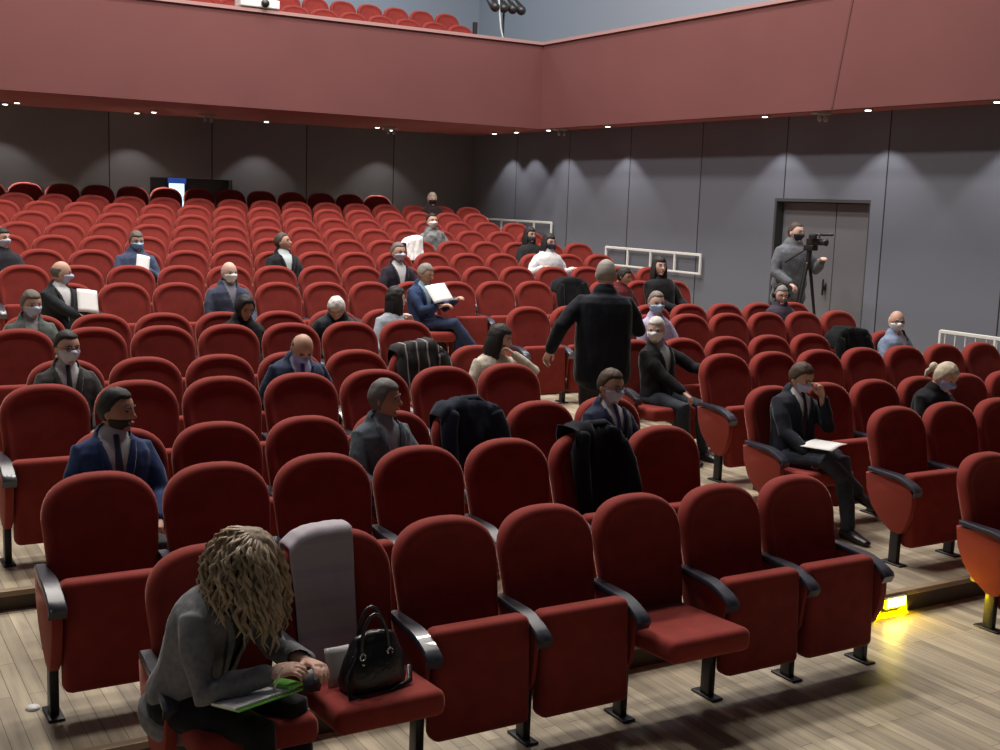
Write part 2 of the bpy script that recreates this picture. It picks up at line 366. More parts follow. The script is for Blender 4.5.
def seat(x, row, label, group, down=False, end=False, first=False, detail=2, y=None, z=None):
    Y, Z = ROWS[row] if row else (y, z)
    t = empty('theatre_seat', (x, Y - .22, Z)); tag(t, label, 'seat', group)
    part('backrest', ME['back'], t); part('seat', ME['down' if down else 'up'], t)
    for s in ((-.275, .275) if end else (-.275,)):
        if detail >= 1: part('armrest', ME['arm'], t, s); part('side_panel', ME['panel' if (s > 0 or first) else 'inner'], t, s)
        if detail >= 2:
            l = part('leg', ME['leg'], t, s); part('foot_plate', ME['foot'], l)
    return t
ORD = ['first', 'second', 'third', 'fourth', 'fifth', 'sixth', 'seventh', 'eighth', 'ninth', 'tenth', 'eleventh', 'twelfth', 'thirteenth', 'fourteenth', 'fifteenth', 'sixteenth', 'seventeenth', 'eighteenth']
# per row: blocks of (x of first seat, count)
SEATS = {'K': [(1.41, 7), (6.36, 3)], 'L': [(1.16, 7), (6.51, 3)], 'M': [(1.48, 7), (6.32, 6)], 'N': [(1.26, 7), (6.68, 7)], 'O': [(1.58, 7), (6.53, 7)],
         'P': [(1.44, 7), (6.94, 7)], 'Q': [(1.72, 7), (6.70, 8)], 'R': [(2.31, 15)], 'S': [(2.03, 16)], 'T': [(1.82, 16)], 'U': [(2.14, 16)], 'V': [(2.46, 15)],
         'W': [(2.22, 16)], 'X': [(2.50, 15)], 'Y': [(2.29, 16)], 'Z': [(2.58, 13)]}
DOWN = {('K', 0, 0), ('K', 0, 1), ('K', 0, 4), ('L', 0, 4), ('M', 0, 0), ('M', 0, 3), ('M', 0, 6), ('M', 1, 0), ('M', 1, 3), ('O', 0, 0), ('O', 0, 3), ('O', 0, 6), ('O', 1, 0), ('O', 1, 6),
        ('P', 1, 1), ('Q', 0, 0), ('Q', 0, 3), ('Q', 0, 5), ('Q', 0, 6), ('Q', 1, 7), ('R', 0, 0), ('R', 0, 3), ('R', 0, 7), ('R', 0, 13), ('R', 0, 14), ('S', 0, 8), ('T', 0, 0), ('T', 0, 3), ('T', 0, 6),
        ('T', 0, 13), ('U', 0, 14), ('V', 0, 11)}
DOWN -= {('Q', 0, 3), ('R', 0, 13)}; DOWN |= {('Q', 0, 3), ('R', 0, 12)}
rows = list(SEATS)
for ri, rk in enumerate(rows):
    for bi, (x0, n) in enumerate(SEATS[rk]):
        for k in range(n):
            if rk in 'KLMNOPQ':
                rn = 'front row' if ri == 0 else ORD[ri] + ' row from the stage'
                lab = 'red theatre seat, %s from the left in the %s block, %s' % (ORD[k], ('centre', 'right-hand')[bi], rn)
                det = 2
            else:
                lab = 'red theatre seat, %s from the left in the %s row behind the cross aisle' % (ORD[k], ORD[ri - 7])
                det = 2 if rk in 'RS' else 1
            seat(x0 + .55 * k, rk, lab, 'theatre seats of the ' + ('front row' if ri == 0 else ORD[ri] + ' row'), (rk, bi, k) in DOWN, k == n - 1, k == 0, det)
# seats of the upper gallery
for j, (Y, Z, x0, n) in enumerate(((20.4, 4.74, 4.95, 12), (21.35, 5.08, 5.15, 12))):
    for k in range(n):
        seat(x0 + .55 * k, None, 'red theatre seat up in the gallery, %s row, %s from the left' % (('front', 'rear')[j], ORD[k]), 'gallery seats', False, k == n - 1, False, 2, Y, Z)
bm = bmesh.new(); box(bm, XL, XR, 19.7, 20.75, SOF + .25, 4.74); box(bm, XL, XR, 20.75, YB + 2.6, SOF + .25, 5.08); struct(obj('floor_gallery', bm, M_CEIL, smooth=False))

# ------------------------------------------------------------------ people
def rot(rx=0, ry=0, rz=0): return Matrix.Rotation(math.radians(rz), 4, 'Z') @ Matrix.Rotation(math.radians(ry), 4, 'Y') @ Matrix.Rotation(math.radians(rx), 4, 'X')
TORSO = [(-.04, .150, .115), (.03, .168, .125), (.12, .152, .118), (.24, .156, .118), (.34, .172, .122), (.42, .170, .112), (.47, .135, .09), (.505, .075, .066)]
def tor(z):
    for (z0, a0, b0), (z1, a1, b1) in zip(TORSO, TORSO[1:]):
        if z <= z1: t = max(0, (z - z0) / (z1 - z0)); return a0 + (a1 - a0) * t, b0 + (b1 - b0) * t
    return TORSO[-1][1:]
def hd(x, y, z, k=1.0):
    X = .083 * x * (1 - .24 * max(0, -z) ** 1.4); Y = .102 * y; Z = .120 * z
    if y > 0 and z < 0: Y *= 1 - .38 * (-z)
    if y < 0 and z < -.4: Y *= 1 + .10 * (-z - .4)
    if y < 0: Y += .010 * math.exp(-((abs(x) - .42) / .2) ** 2 - ((z - .08) / .14) ** 2)      # eye sockets
    return Vector((X * k, Y * k, Z * k))
def sphere_dirs(bm, nu, nv, fn):
    rings = []
    for j in range(nv + 1):
        ph = PI * j / nv; z = math.cos(ph); r = math.sin(ph)
        if j in (0, nv): rings.append([bm.verts.new(fn(0, 0, z))]); continue
        rings.append([bm.verts.new(fn(r * math.cos(2 * PI * k / nu), r * math.sin(2 * PI * k / nu), z)) for k in range(nu)])
    for a, b_ in zip(rings, rings[1:]):
        for k in range(nu):
            if len(a) == 1: bm.faces.new((a[0], b_[k], b_[(k + 1) % nu]))
            elif len(b_) == 1: bm.faces.new((a[k], b_[0], a[(k + 1) % nu]))
            else: bm.faces.new((a[k], b_[k], b_[(k + 1) % nu], a[(k + 1) % nu]))
def shell(HM, fn, nu=64, nv=48):
    """closed volume that stands proud of the head where fn > 0 and dives inside it elsewhere"""
    bm = bmesh.new()
    def f(x, y, z):
        h = fn(x, y, z)
        return HM @ hd(x, y, z, 1 + h if h > 0 else .90)
    sphere_dirs(bm, nu, nv, f)
    for _ in range(2): bmesh.ops.smooth_vert(bm, verts=bm.verts, factor=.5, use_axis_x=True, use_axis_y=True, use_axis_z=True)
    return bm
def hair_fn(style, seed, th=.10):
    def f(x, y, z):
        n = noise.noise(Vector((x * 3 + seed, y * 3, z * 3))) * .35 + noise.noise(Vector((x * 9 + seed, y * 9, z * 6))) * .25
        side = .10 if abs(x) > .5 else .0
        if style == 'short': ok = z > (.62 if y < -.45 else (.62 - (y + .45) * 1.6 if y < .1 else -.45))
        elif style == 'full': ok = z > (.52 if y < -.5 else (.52 - (y + .5) * 2.0 if y < .0 else -.6))
        elif style == 'bald': ok = (y > -.05 and -.4 < z < .42) 
        elif style == 'receding': ok = z > (.85 if y < -.25 else (.85 - (y + .25) * 2.6 if y < .2 else -.45)) 
        elif style == 'long': ok = z > (.50 if y < -.55 else (.50 - (y + .55) * 2.6 if y < -.1 else -.9))
        elif style == 'hood': ok = y > -.62 or z > .72
        else: ok = False
        if not ok: return -1
        return th * (.75 + n) + (.02 if z > .6 else 0)
    return f
def mask_fn(x, y, z):
    if y > -.30 or z > .02 - .10 * abs(x) or z < -.97: return -1
    return .085 + .27 * math.exp(-(x / .26) ** 2 - ((z + .14) / .24) ** 2)
def hand(bm, W, d, nrm, side, curl=.5, sc=1.0, fr=.0088):
    """palm, four fingers and a thumb; d = direction of the hand, nrm = direction the palm faces"""
    d = d.normalized(); nrm = (nrm - d * nrm.dot(d)).normalized(); s = d.cross(nrm) * side
    loft(bm, [W - d * .01, W + d * .02, W + d * .055, W + d * .088], [(.026, .018), (.034, .016), (.041, .015), (.040, .012)], ref=s, n=12)
    for i, (o, L) in enumerate(((-.030, .070), (-.010, .080), (.011, .074), (.030, .058))):
        p = W + d * (.086 - abs(o) * .15) + s * o; q = [p]; a = .0
        for seg in (.42, .33, .25):
            a += curl * (.9 + .1 * i); q.append(q[-1] + (d * math.cos(a) + nrm * math.sin(a) + s * o * 1.2) * L * seg * sc)
        loft(bm, q, [fr, fr * .95, fr * .9, fr * .75], ref=s, n=8)
    b0 = W + d * .022 - s * .028 + nrm * .004
    loft(bm, [b0, b0 + d * .022 - s * .026 + nrm * .008, b0 + d * .048 - s * .032 + nrm * .016, b0 + d * .068 - s * .026 + nrm * .02], [.014, .0115, .010, .008], ref=nrm, n=8)
def ik(S, W, a, b_, pole):
    v = W - S; L = min(v.length, (a + b_) * .995); d = v.normalized(); W = S + d * L
    x = (a * a - b_ * b_ + L * L) / (2 * L); h = math.sqrt(max(0, a * a - x * x)); p = (pole - d * pole.dot(d)).normalized()
    return S + d * x + p * h, W
def wrinkle(me, amp, sc, seed):
    me.update(); 
    ns = [v.normal.copy() for v in me.vertices]
    for v, n_ in zip(me.vertices, ns):
        c = v.co; k = noise.noise(Vector((c.x * sc + seed, c.y * sc, c.z * sc * .7))) + .5 * noise.noise(Vector((c.x * sc * 2.3, c.y * sc * 2.3 + seed, c.z * sc * 1.3)))
        v.co = c + n_ * amp * k
NP = [0]
def person(label, x, y, z, yaw=0, lean=-7, side=0, twist=0, sc=.95, head=(0, 0, 0), hl=None, hr=None, skin=M_SKIN, hair=('short', (.03, .02, .015)), top=('suit', (.02, .02, .028)),
           shirt=(.6, .6, .62), tie=None, mask=None, legs=(.03, .03, .035), fat=1.0, vox=.012, stand=False, knees=None, feet=None, glasses=False, beard=None, curl=.5, hn=(0, 0, -1), extra=None, elbow=None, hscale=1.0, pose=None, group=None):
    NP[0] += 1; seed = NP[0] * 3.7
    root = empty('person', (x, y, z), math.radians(yaw)); root.scale = (sc, sc, sc); tag(root, label, 'person', group)
    H0 = Vector((0, 0, .93)) if stand else Vector((0, -.035, .525))
    TM = Matrix.Translation(H0) @ rot(0, side, twist) @ rot(lean, 0, 0)
    T = lambda a, b_, c: TM @ Vector((a, b_, c))
    up = (TM.to_3x3() @ Vector((0, 0, 1))); lf = (TM.to_3x3() @ Vector((1, 0, 0)))
    piv = T(0, .0, .548)
    HR = rot(0, 0, twist + head[0]) @ rot(head[1], head[2], 0)
    HM = Matrix.Translation(piv + (HR @ Vector((0, -.02, .105)))) @ HR @ Matrix.Scale(hscale, 4)
    SL, SR = T(.172 * fat, 0, .435), T(-.172 * fat, 0, .435)
    if hl is None: hl = (.16, -.30, .62) if not stand else (.27, -.02, .80)
    if hr is None: hr = (-.16, -.30, .62) if not stand else (-.27, -.02, .80)
    arms = []
    for S, W, sd, k in ((SL, hl, 1, 0), (SR, hr, -1, 1)):
        pole = Vector((sd * .55, .35, -1)) if not (elbow and elbow[k]) else Vector(elbow[k])
        E_, W2 = ik(S, Vector(W), .275, .245, pole); arms.append((S, E_, W2, sd))
    if knees is None: knees = [(.13, -.46, .50), (-.13, -.46, .50)] if not stand else [(.10, -.02, .49), (-.10, -.02, .49)]
    if feet is None: feet = [(.13, -.50, .085), (-.13, -.50, .085)] if not stand else [(.12, .03, .085), (-.12, .03, .085)]
    hips = [Vector((.09, H0.y, H0.z - .01)), Vector((-.09, H0.y, H0.z - .01))]
    # --- body, one continuous surface
    bm = bmesh.new()
    loft(bm, [T(0, 0, q[0]) for q in TORSO], [(q[1] * .93 * fat, q[2] * .93 * fat) for q in TORSO], ref=lf, n=20, power=2.3)
    hc = HM @ Vector((0, .01, -.05))
    loft(bm, [T(0, .005, .46), piv, hc], [.062, .056, .056], ref=lf, n=14)
    sphere_dirs(bm, 30, 22, lambda a, b_, c: HM @ hd(a, b_, c))
    loft(bm, [HM @ Vector(p) for p in ((0, -.091, .022), (0, -.103, -.005), (0, -.113, -.024))], [.009, .010, .014], ref=HR.to_3x3() @ Vector((1, 0, 0)), n=8)
    for sd in (1, -1):
        ball(bm, HM @ Vector((sd * .079, .008, -.008)), (.010, .020, .032), HR)
    ball(bm, HM @ Vector((0, -.074, -.094)), (.028, .018, .018), HR)
    ball(bm, HM @ Vector((0, -.096, -.058)), (.024, .008, .009), HR)
    for S, E_, W, sd in arms:
        loft(bm, [S - lf * sd * .05 - up * .02, S - lf * sd * .022 - up * .02, (S + E_) / 2, E_, (E_ * .65 + W * .35), W], [(.032, .032), .036, .040, .036, .038, .026], ref=lf, n=12)
        f = (W - E_).normalized(); hand(bm, W, f, Vector(hn if not isinstance(hn[0], tuple) else hn[0 if sd > 0 else 1]), sd, curl, fr=.0088 if vox < .01 else .0108)
    for i in (0, 1):
        K, F = Vector(knees[i]), Vector(feet[i])
        loft(bm, [hips[i], (hips[i] + K) / 2, K, K * .6 + F * .4, F], [.085 * fat, .072, .055, .052, .035], ref=Vector((1, 0, 0)), n=12)
        fd = Vector((0, -1, 0)) if not pose else Vector(pose[i])
        loft(bm, [F + fd * -.03 + Vector((0, 0, -.045)), F + fd * .06 + Vector((0, 0, -.04)), F + fd * .16 + Vector((0, 0, -.055))], [(.034, .034), (.04, .034), (.038, .022)], ref=Vector((1, 0, 0)), n=10)
    me = remesh('body', bm, vox * .75, 2, .5); link('body', me, skin, root)
    # --- face
    for sd in (1, -1):
        bm = bmesh.new(); ball(bm, HM @ Vector((sd * .031, -.083, .010)), (.013, .008, .0075), HR, 10, 8); e = obj('eye', bm, M_EYE, root)
        bm = bmesh.new(); loft(bm, [HM @ Vector((sd * .014, -.097, .027)), HM @ Vector((sd * .032, -.096, .033)), HM @ Vector((sd * .052, -.082, .027))], [.004, .005, .003], n=6); obj('eyebrow', bm, pbr('hair_%s' % (hair[1],), hair[1], .7), root)
    if not mask:
        bm = bmesh.new(); ball(bm, HM @ Vector((0, -.1, -.058)), (.023, .008, .0065), HR, 10, 8); obj('lips', bm, M_LIP, root)
    HMAT = pbr('hair_%s' % (hair[1],), hair[1], .55, noise_amt=.35, noise_scale=60)
    if hair[0] != 'none':
        bm = shell(HM, hair_fn(hair[0], seed, hair[2] if len(hair) > 2 else .10))
        if hair[0] == 'long':
            rng = random.Random(seed)
            for k in range(26):
                a = PI * (-.12 + 1.24 * k / 25); cx, cy = math.cos(a) * .078, math.sin(a) * .088
                p0 = HM @ Vector((cx * .9, cy * .8, .055)); p1 = HM @ Vector((cx * 1.1, cy * 1.08, -.03)); p2 = HM @ Vector((cx * 1.15, cy * 1.1, -.12 - .02 * rng.random())); p3 = p2 + Vector((rng.uniform(-.01, .01), rng.uniform(-.01, .02), -.09 - .05 * rng.random()))
                loft(bm, [p0, p1, p2, p3], [.014, .020, .020, .008], n=7)
        obj('hair', bm, HMAT, root)
    if beard:
        bm = shell(HM, lambda a, b_, c: .05 if (b_ < .15 and c < -.32 and not (abs(a) < .25 and -.5 < c < -.42)) else -1); obj('beard', bm, pbr('beard_%s' % (beard,), beard, .8), root)
    if mask:
        bm = shell(HM, mask_fn, 72, 56); mo = obj('face_mask', bm, pbr('mask_%s' % (mask,), mask, .8), root)
        bm = bmesh.new()
        for sd in (1, -1):
            for zz in (-.005, -.06): loft(bm, [HM @ Vector((sd * .066, -.05, zz)), HM @ Vector((sd * .081, -.018, zz * .6 - .004)), HM @ Vector((sd * .084, .012, -.01))], [.0022] * 3, n=5)
        obj('ear_loop', bm, pbr('mask_%s' % (mask,), mask, .8), mo)
    if glasses:
        bm = bmesh.new(); X3 = HR.to_3x3()
        for sd in (1, -1):
            c = HM @ Vector((sd * .032, -.102, .008)); pts = [c + X3 @ Vector((math.cos(t) * .022, 0, math.sin(t) * .016)) for t in [2 * PI * k / 16 for k in range(17)]]
            loft(bm, pts, [.0022] * 17, ref=X3 @ Vector((0, 1, 0)), n=5, cap=False)
            loft(bm, [HM @ Vector((sd * .054, -.098, .012)), HM @ Vector((sd * .080, -.02, .010)), HM @ Vector((sd * .084, .012, .0))], [.0022] * 3, n=5)
        loft(bm, [HM @ Vector((-.012, -.105, .01)), HM @ Vector((.012, -.105, .01))], [.0022] * 2, n=5)
        obj('glasses', bm, M_HW, root)
    # --- clothes
    st, tc = top; TMAT = pbr('cloth_%s_%s' % (st, tc), tc, .85, sheen=.15, spec=.2, noise_amt=.18, noise_scale=40, bump=.15)
    off = {'suit': .022, 'jacket': .032, 'coat': .034, 'sweater': .016, 'blouse': .014}[st]
    bm = bmesh.new()
    tz = [(-.14, .168, .125)] + TORSO if st in ('suit', 'coat', 'jacket') else TORSO
    if stand and st == 'coat': tz = [(-.15, .178, .13), (-.08, .178, .135), (.05, .174, .132), (.2, .174, .128)] + TORSO[4:]
    if not stand and st in ('suit', 'coat', 'jacket'): tz = [(-.06, .172, .13)] + TORSO
    if st == 'coat': tz = tz[:-1] + [(.495, .062, .05)]
    loft(bm, [T(0, 0, q[0]) for q in tz], [(q[1] * fat + off, q[2] * fat + off) for q in tz], ref=lf, n=24, power=2.4)
    for S, E_, W, sd in arms:
        loft(bm, [S - lf * sd * .06 - up * .01, S - lf * sd * .012 - up * .014, (S + E_) / 2, E_, (E_ * .6 + W * .4), E_ * .06 + W * .94], [(.046 + off * .5, .05 + off * .5), .047 + off * .6, .050 + off * .6, .044 + off * .6, .041 + off * .6, .033 + off * .5], ref=lf, n=14)
    if st == 'jacket': loft(bm, [T(0, .01, .48), T(0, .005, .525)], [(.10, .09), (.082, .08)], ref=lf, n=16)
    me = remesh('top', bm, max(vox * 1.1, .009), 3, .6); wrinkle(me, .0075, 9, seed)
    if st == 'suit' or (st == 'jacket' and shirt):
        IV = TM.inverted(); b2 = bmesh.new(); b2.from_mesh(me); kill = []
        z0 = .14 if st == 'suit' else .26; wv = .078 if st == 'suit' else .06
        for f in b2.faces:
            c = IV @ f.calc_center_median()
            if c.y < -.03 and c.z > z0 and abs(c.x) < (c.z - z0) / (.48 - z0) * wv: kill.append(f)
        bmesh.ops.delete(b2, geom=kill, context='FACES'); b2.to_mesh(me); b2.free()
    jo = link({'suit': 'suit_jacket', 'jacket': 'jacket', 'coat': 'coat', 'sweater': 'sweater', 'blouse': 'blouse'}[st], me, TMAT, root)
    if st == 'suit':
        bm = bmesh.new()
        for sd in (1, -1):
            pts = []
            for k in range(6):
                zz = .15 + .33 * k / 5; xe = (zz - .14) / .34 * .078 + .014; a, b_ = tor(zz); a = a * fat + off; b_ = b_ * fat + off
                pts.append(T(sd * xe, -b_ * math.sqrt(max(.1, 1 - (xe / a) ** 2.4)) - .004, zz))
            loft(bm, pts, [(.006, .004), (.013, .005), (.019, .005), (.024, .006), (.020, .006), (.014, .008)], ref=lf, n=8)
        obj('lapel', bm, TMAT, jo)
    if shirt:
        bm = bmesh.new(); tz = [q for q in TORSO if q[0] > .05]
        loft(bm, [T(0, 0, q[0]) for q in tz], [(q[1] * fat + off * .35, q[2] * fat + off * .45) for q in tz], ref=lf, n=20, power=2.3)
        loft(bm, [T(0, .004, .485), T(0, -.002, .528)], [(.070, .066), (.063, .061)], ref=lf, n=16, cap=False)
        so = obj('shirt', bm, pbr('shirt_%s' % (shirt,), shirt, .8), root)
    if tie:
        bm = bmesh.new(); pts = []; rr = []
        for k in range(7):
            zz = .515 - .40 * k / 6; a, b_ = tor(zz); pts.append(T(0, -(b_ * fat + off * .45) - .010 - (.004 if k == 0 else 0), zz)); rr.append((.017 if k == 0 else .012 + .022 * k / 6, .006))
        loft(bm, pts, rr, ref=lf, n=8); obj('tie', bm, pbr('tie_%s' % (tie,), tie, .5, noise_amt=.3, noise_scale=90), root)
    bm = bmesh.new()
    loft(bm, [T(0, 0, -.05), T(0, 0, .07)], [(.172 * fat, .135 * fat), (.162 * fat, .125 * fat)], ref=lf, n=16)
    for i in (0, 1):
        K, F = Vector(knees[i]), Vector(feet[i])
        loft(bm, [hips[i], (hips[i] + K) / 2, K, K * .55 + F * .45, F * .96 + K * .04], [.105 * fat, .088 * fat, .072, .066, .055], ref=Vector((1, 0, 0)), n=14)
    me = remesh('trousers', bm, max(vox * 1.1, .009), 3, .6); wrinkle(me, .007, 8, seed + 5)
    link('trousers', me, pbr('trousers_%s' % (legs,), legs, .85, sheen=.1, spec=.2, noise_amt=.2, noise_scale=40), root)
    for i in (0, 1):
        F = Vector(feet[i]); fd = Vector((0, -1, 0)) if not pose else Vector(pose[i]); bm = bmesh.new()
        loft(bm, [F + fd * -.045 + Vector((0, 0, -.045)), F + fd * .03 + Vector((0, 0, -.04)), F + fd * .11 + Vector((0, 0, -.052)), F + fd * .2 + Vector((0, 0, -.062))], [(.040, .042), (.044, .044), (.048, .034), (.036, .022)], ref=Vector((1, 0, 0)), n=12)
        obj('shoe', bm, pbr('black_shoe', (.012, .012, .013), .3), root)
    return root, T, HM

def RY(k): return ROWS[k][0] - .22
def sit(label, x, row, **kw):
    dy = kw.pop('dy', 0); return person(label, x, RY(row) + dy, ROWS[row][1], **kw)
def paper(label, loc, e, sx=.21, sy=.297, name='paper_sheet', mat=None, cat='paper', t=.003):
    bm = bmesh.new(); n = 6; top = [[bm.verts.new((sx * (i / n - .5), sy * (j / n - .5), .012 * math.cos(3 * (i / n - .5)) + t * l)) for i in range(n + 1) for j in range(n + 1)] for l in (0, 1)]
    w_ = n + 1
    for l in (0, 1):
        for i in range(n):
            for j in range(n): bm.faces.new([top[l][k] for k in (i * w_ + j, (i + 1) * w_ + j, (i + 1) * w_ + j + 1, i * w_ + j + 1)])
    edge = [i * w_ for i in range(w_)] + [n * w_ + j for j in range(1, w_)] + [i * w_ + n for i in range(n - 1, -1, -1)] + [j for j in range(n - 1, 0, -1)]
    for a, b_ in zip(edge, edge[1:] + edge[:1]): bm.faces.new((top[0][a], top[0][b_], top[1][b_], top[1][a]))
    o = obj(name, bm, mat or M_PAPER); o.location = loc; o.rotation_euler = [math.radians(a) for a in e]; return tag(o, label, cat)

NAVY = (.018, .035, .11); BLACK = (.010, .010, .013); DGREY = (.035, .035, .04); BLUEMASK = (.42, .56, .85); WMASK = (.78, .8, .84)
GREYH = (.28, .27, .26); BLK = (.012, .010, .010); BRN = (.06, .035, .02); WHT = (.62, .60, .57)
# M row
sit('bearded man in navy suit and dark tie behind the left front seats, looking right', 1.41, 'M', vox=.009, head=(48, 4, 0), skin=M_SKIN2, hair=('short', BLK), top=('suit', NAVY), tie=(.015, .02, .05), beard=(.03, .018, .014), fat=1.08, sc=.97)
sit('grey-haired man in grey-blue suit jacket, open collar, looking right', 2.99, 'M', vox=.009, head=(38, 3, 0), skin=M_SKIN2, hair=('full', (.13, .125, .12)), top=('suit', (.085, .105, .13)), shirt=(.28, .31, .36), fat=1.05, yaw=12)
sit('man in dark navy suit and blue tie, glasses and mask, beside the aisle', 4.66, 'M', vox=.009, head=(6, 10, 0), hair=('short', BRN), top=('suit', (.012, .018, .045)), tie=(.02, .03, .12), shirt=(.62, .62, .68), mask=(.5, .52, .66), glasses=True, yaw=6)
sit('man in black suit, legs crossed, papers on his lap, hand at his mask', 6.34, 'M', vox=.008, head=(10, 24, -8), hair=('short', BRN), top=('suit', (.014, .018, .028)), tie=BLACK, shirt=(.7, .7, .74), mask=(.5, .52, .72),
    hr=(-.10, -.34, .62), hl=(.13, -.20, 1.02), elbow=((.35, .1, -1), None), knees=[(.14, -.46, .56), (-.06, -.48, .60)], feet=[(.10, -.62, .085), (.26, -.52, .34)], pose=[(0, -1, 0), (.5, -.8, -.3)], legs=(.03, .036, .05), side=6, yaw=-4, hn=((-1, 0, .2), (0, 0, -1)))
_r, _T, _H = sit('blond woman with hair tied back, black top and blue mask, bent over her phone', 7.80, 'M', vox=.009, lean=12, head=(8, 30, 0), skin=M_SKIN3, hair=('full', (.55, .48, .36), .13), top=('sweater', BLACK), shirt=None, mask=(.35, .48, .85), hl=(.16, -.38, .78), hr=(.0, -.36, .72), dy=.02, sc=.93)
bm = bmesh.new(); ball(bm, _H @ Vector((-.03, .118, .01)), (.042, .038, .045)); loft(bm, [_H @ Vector((-.03, .12, .0)), _H @ Vector((-.04, .14, -.05)), _H @ Vector((-.04, .13, -.10))], [.026, .022, .010], n=8)
obj('hair_bun', bm, pbr('hair_%s' % ((.55, .48, .36),), (.55, .48, .36)), _r)
# O row
sit('man in charcoal suit with glasses and white mask, left end of the fifth row', 1.55, 'O', vox=.010, head=(16, 6, 0), hair=('short', BLK), top=('suit', (.05, .048, .05)), tie=(.02, .02, .03), mask=(.55, .57, .68), glasses=True)
sit('bald man in blue jacket with his head bowed, blue scarf at the collar', 3.20, 'O', vox=.010, lean=10, head=(0, 42, 0), skin=M_SKIN, hair=('bald', (.12, .10, .09), .05), top=('suit', (.022, .035, .075)), shirt=(.45, .5, .75), tie=(.03, .04, .3), mask=(.35, .4, .75), fat=1.15, dy=.06)
sit('woman with long black hair and cream jacket, hand at her face', 4.92, 'O', vox=.010, head=(50, 14, 0), skin=M_SKIN3, hair=('long', BLK, .13), top=('blouse', (.55, .50, .42)), shirt=None, hl=(.12, -.18, 1.04), elbow=((.9, -.3, -.8), None), sc=.93, lean=0)
sit('white-haired man in black suit with white mask, turned to the standing man', 6.62, 'O', vox=.010, head=(-58, 6, 0), skin=M_SKIN3, hair=('full', WHT, .12), top=('suit', BLACK), shirt=(.35, .38, .4), mask=(.85, .85, .85), yaw=10, hl=(.36, -.42, .80), hr=(-.02, -.40, .60), dy=-.05, legs=(.03, .038, .05))
sit('grey-haired man in light blue-grey jacket with white mask, far right by the wall', 9.78, 'O', vox=.011, head=(-30, 2, 0), hair=('bald', (.45, .43, .42), .05), top=('jacket', (.20, .25, .36)), shirt=(.5, .5, .55), mask=WMASK, glasses=True)
# P, Q
sit('person in lilac shirt with pale blue mask and blue scarf, right of the standing man', 7.47, 'P', vox=.012, head=(-15, 4, 0), skin=M_SKIN3, hair=('short', (.20, .16, .14)), top=('blouse', (.42, .38, .55)), shirt=None, mask=(.4, .62, .85), sc=.97)
sit('man in grey-green jacket with pale mask, far left below the man with papers', 1.66, 'Q', vox=.011, head=(18, 8, 0), hair=('full', (.13, .11, .09)), top=('jacket', (.09, .105, .10)), shirt=(.4, .4, .42), mask=(.5, .58, .75))
sit('person in a black hood, face lowered, sitting in front of the bald man', 3.47, 'Q', vox=.012, lean=2, head=(10, 26, 0), skin=M_SKIN2, hair=('hood', BLACK, .16), top=('jacket', BLACK), shirt=None, sc=.92)
sit('white-haired person in black jacket bending forward between the seats', 4.40, 'Q', vox=.012, lean=14, head=(-30, 50, 0), hair=('full', (.75, .73, .70), .14), top=('jacket', (.02, .024, .03)), shirt=None, dy=.08, fat=1.1)
sit('woman with a tall dark bob of hair and pale blouse, facing right', 5.04, 'Q', vox=.012, head=(85, 0, 0), skin=M_SKIN3, hair=('long', BLK, .18), top=('blouse', (.36, .40, .46)), shirt=None, hl=(.1, -.2, .95))
_r, _T, _H = sit('grey-haired person with black headphones seated below the cameraman', 10.18, 'Q', vox=.012, head=(-25, 10, 0), skin=M_SKIN3, hair=('full', (.22, .20, .19)), top=('jacket', (.05, .04, .06)), shirt=None, beard=(.25, .2, .18), glasses=True)
bm = bmesh.new(); loft(bm, [_H @ Vector((math.cos(t) * .098, .01, math.sin(t) * .142)) for t in [PI * k / 12 for k in range(13)]], [.009] * 13, ref=Vector((0, 1, 0)), n=6)
for sd in (1, -1): ball(bm, _H @ Vector((sd * .092, .008, -.008)), (.022, .036, .042))
obj('headphones', bm, M_HW, _r)
# R and S
sit('man in dark suit turned right with a white sheet, left side of the rear block', 2.20, 'R', vox=.011, head=(55, 8, 0), hair=('bald', (.13, .10, .08), .07), top=('suit', (.02, .022, .026)), mask=(.5, .55, .75), yaw=25, hl=(.30, -.35, .72), hr=(.05, -.42, .70), fat=1.05)
sit('bald man in blue-grey coat with white mask, arms folded, behind the hooded person', 3.90, 'R', vox=.011, head=(12, 4, 0), skin=M_SKIN3, hair=('bald', (.35, .33, .32), .04), top=('jacket', (.05, .06, .10)), shirt=(.2, .2, .25), mask=(.85, .88, .86), fat=1.15)
sit('grey-haired man in blue denim jacket reading a white sheet, legs crossed', 6.16, 'R', vox=.011, lean=-2, head=(20, 16, 0), hair=('full', (.25, .22, .2)), top=('suit', (.03, .055, .13)), shirt=(.35, .5, .62), hl=(.30, -.32, .86), hr=(.02, -.36, .80), knees=[(.22, -.46, .52), (.12, -.50, .60)], feet=[(.20, -.50, .085), (.34, -.62, .30)], legs=(.03, .045, .10), yaw=14)
sit('woman with long dark hair and black coat, white cuff, beside the wall railing', 9.66, 'R', vox=.012, head=(-8, 0, 0), skin=M_SKIN3, hair=('long', BLK, .16), top=('coat', (.014, .014, .017)), shirt=None, hl=(.32, -.26, .60), hr=(.02, -.30, .66), sc=1.02, side=-4)
sit('dark-haired person in maroon top partly hidden behind the standing man', 9.02, 'R', vox=.012, head=(35, 15, 0), hair=('full', BLK), top=('sweater', (.10, .015, .02)), shirt=None, sc=.92)
sit('man in black suit with pale mask, below the person in the camouflage jacket', 6.27, 'S', vox=.012, head=(10, 2, 0), hair=('short', (.14, .12, .12)), top=('suit', (.022, .018, .03)), mask=(.6, .62, .72), sc=1.0)
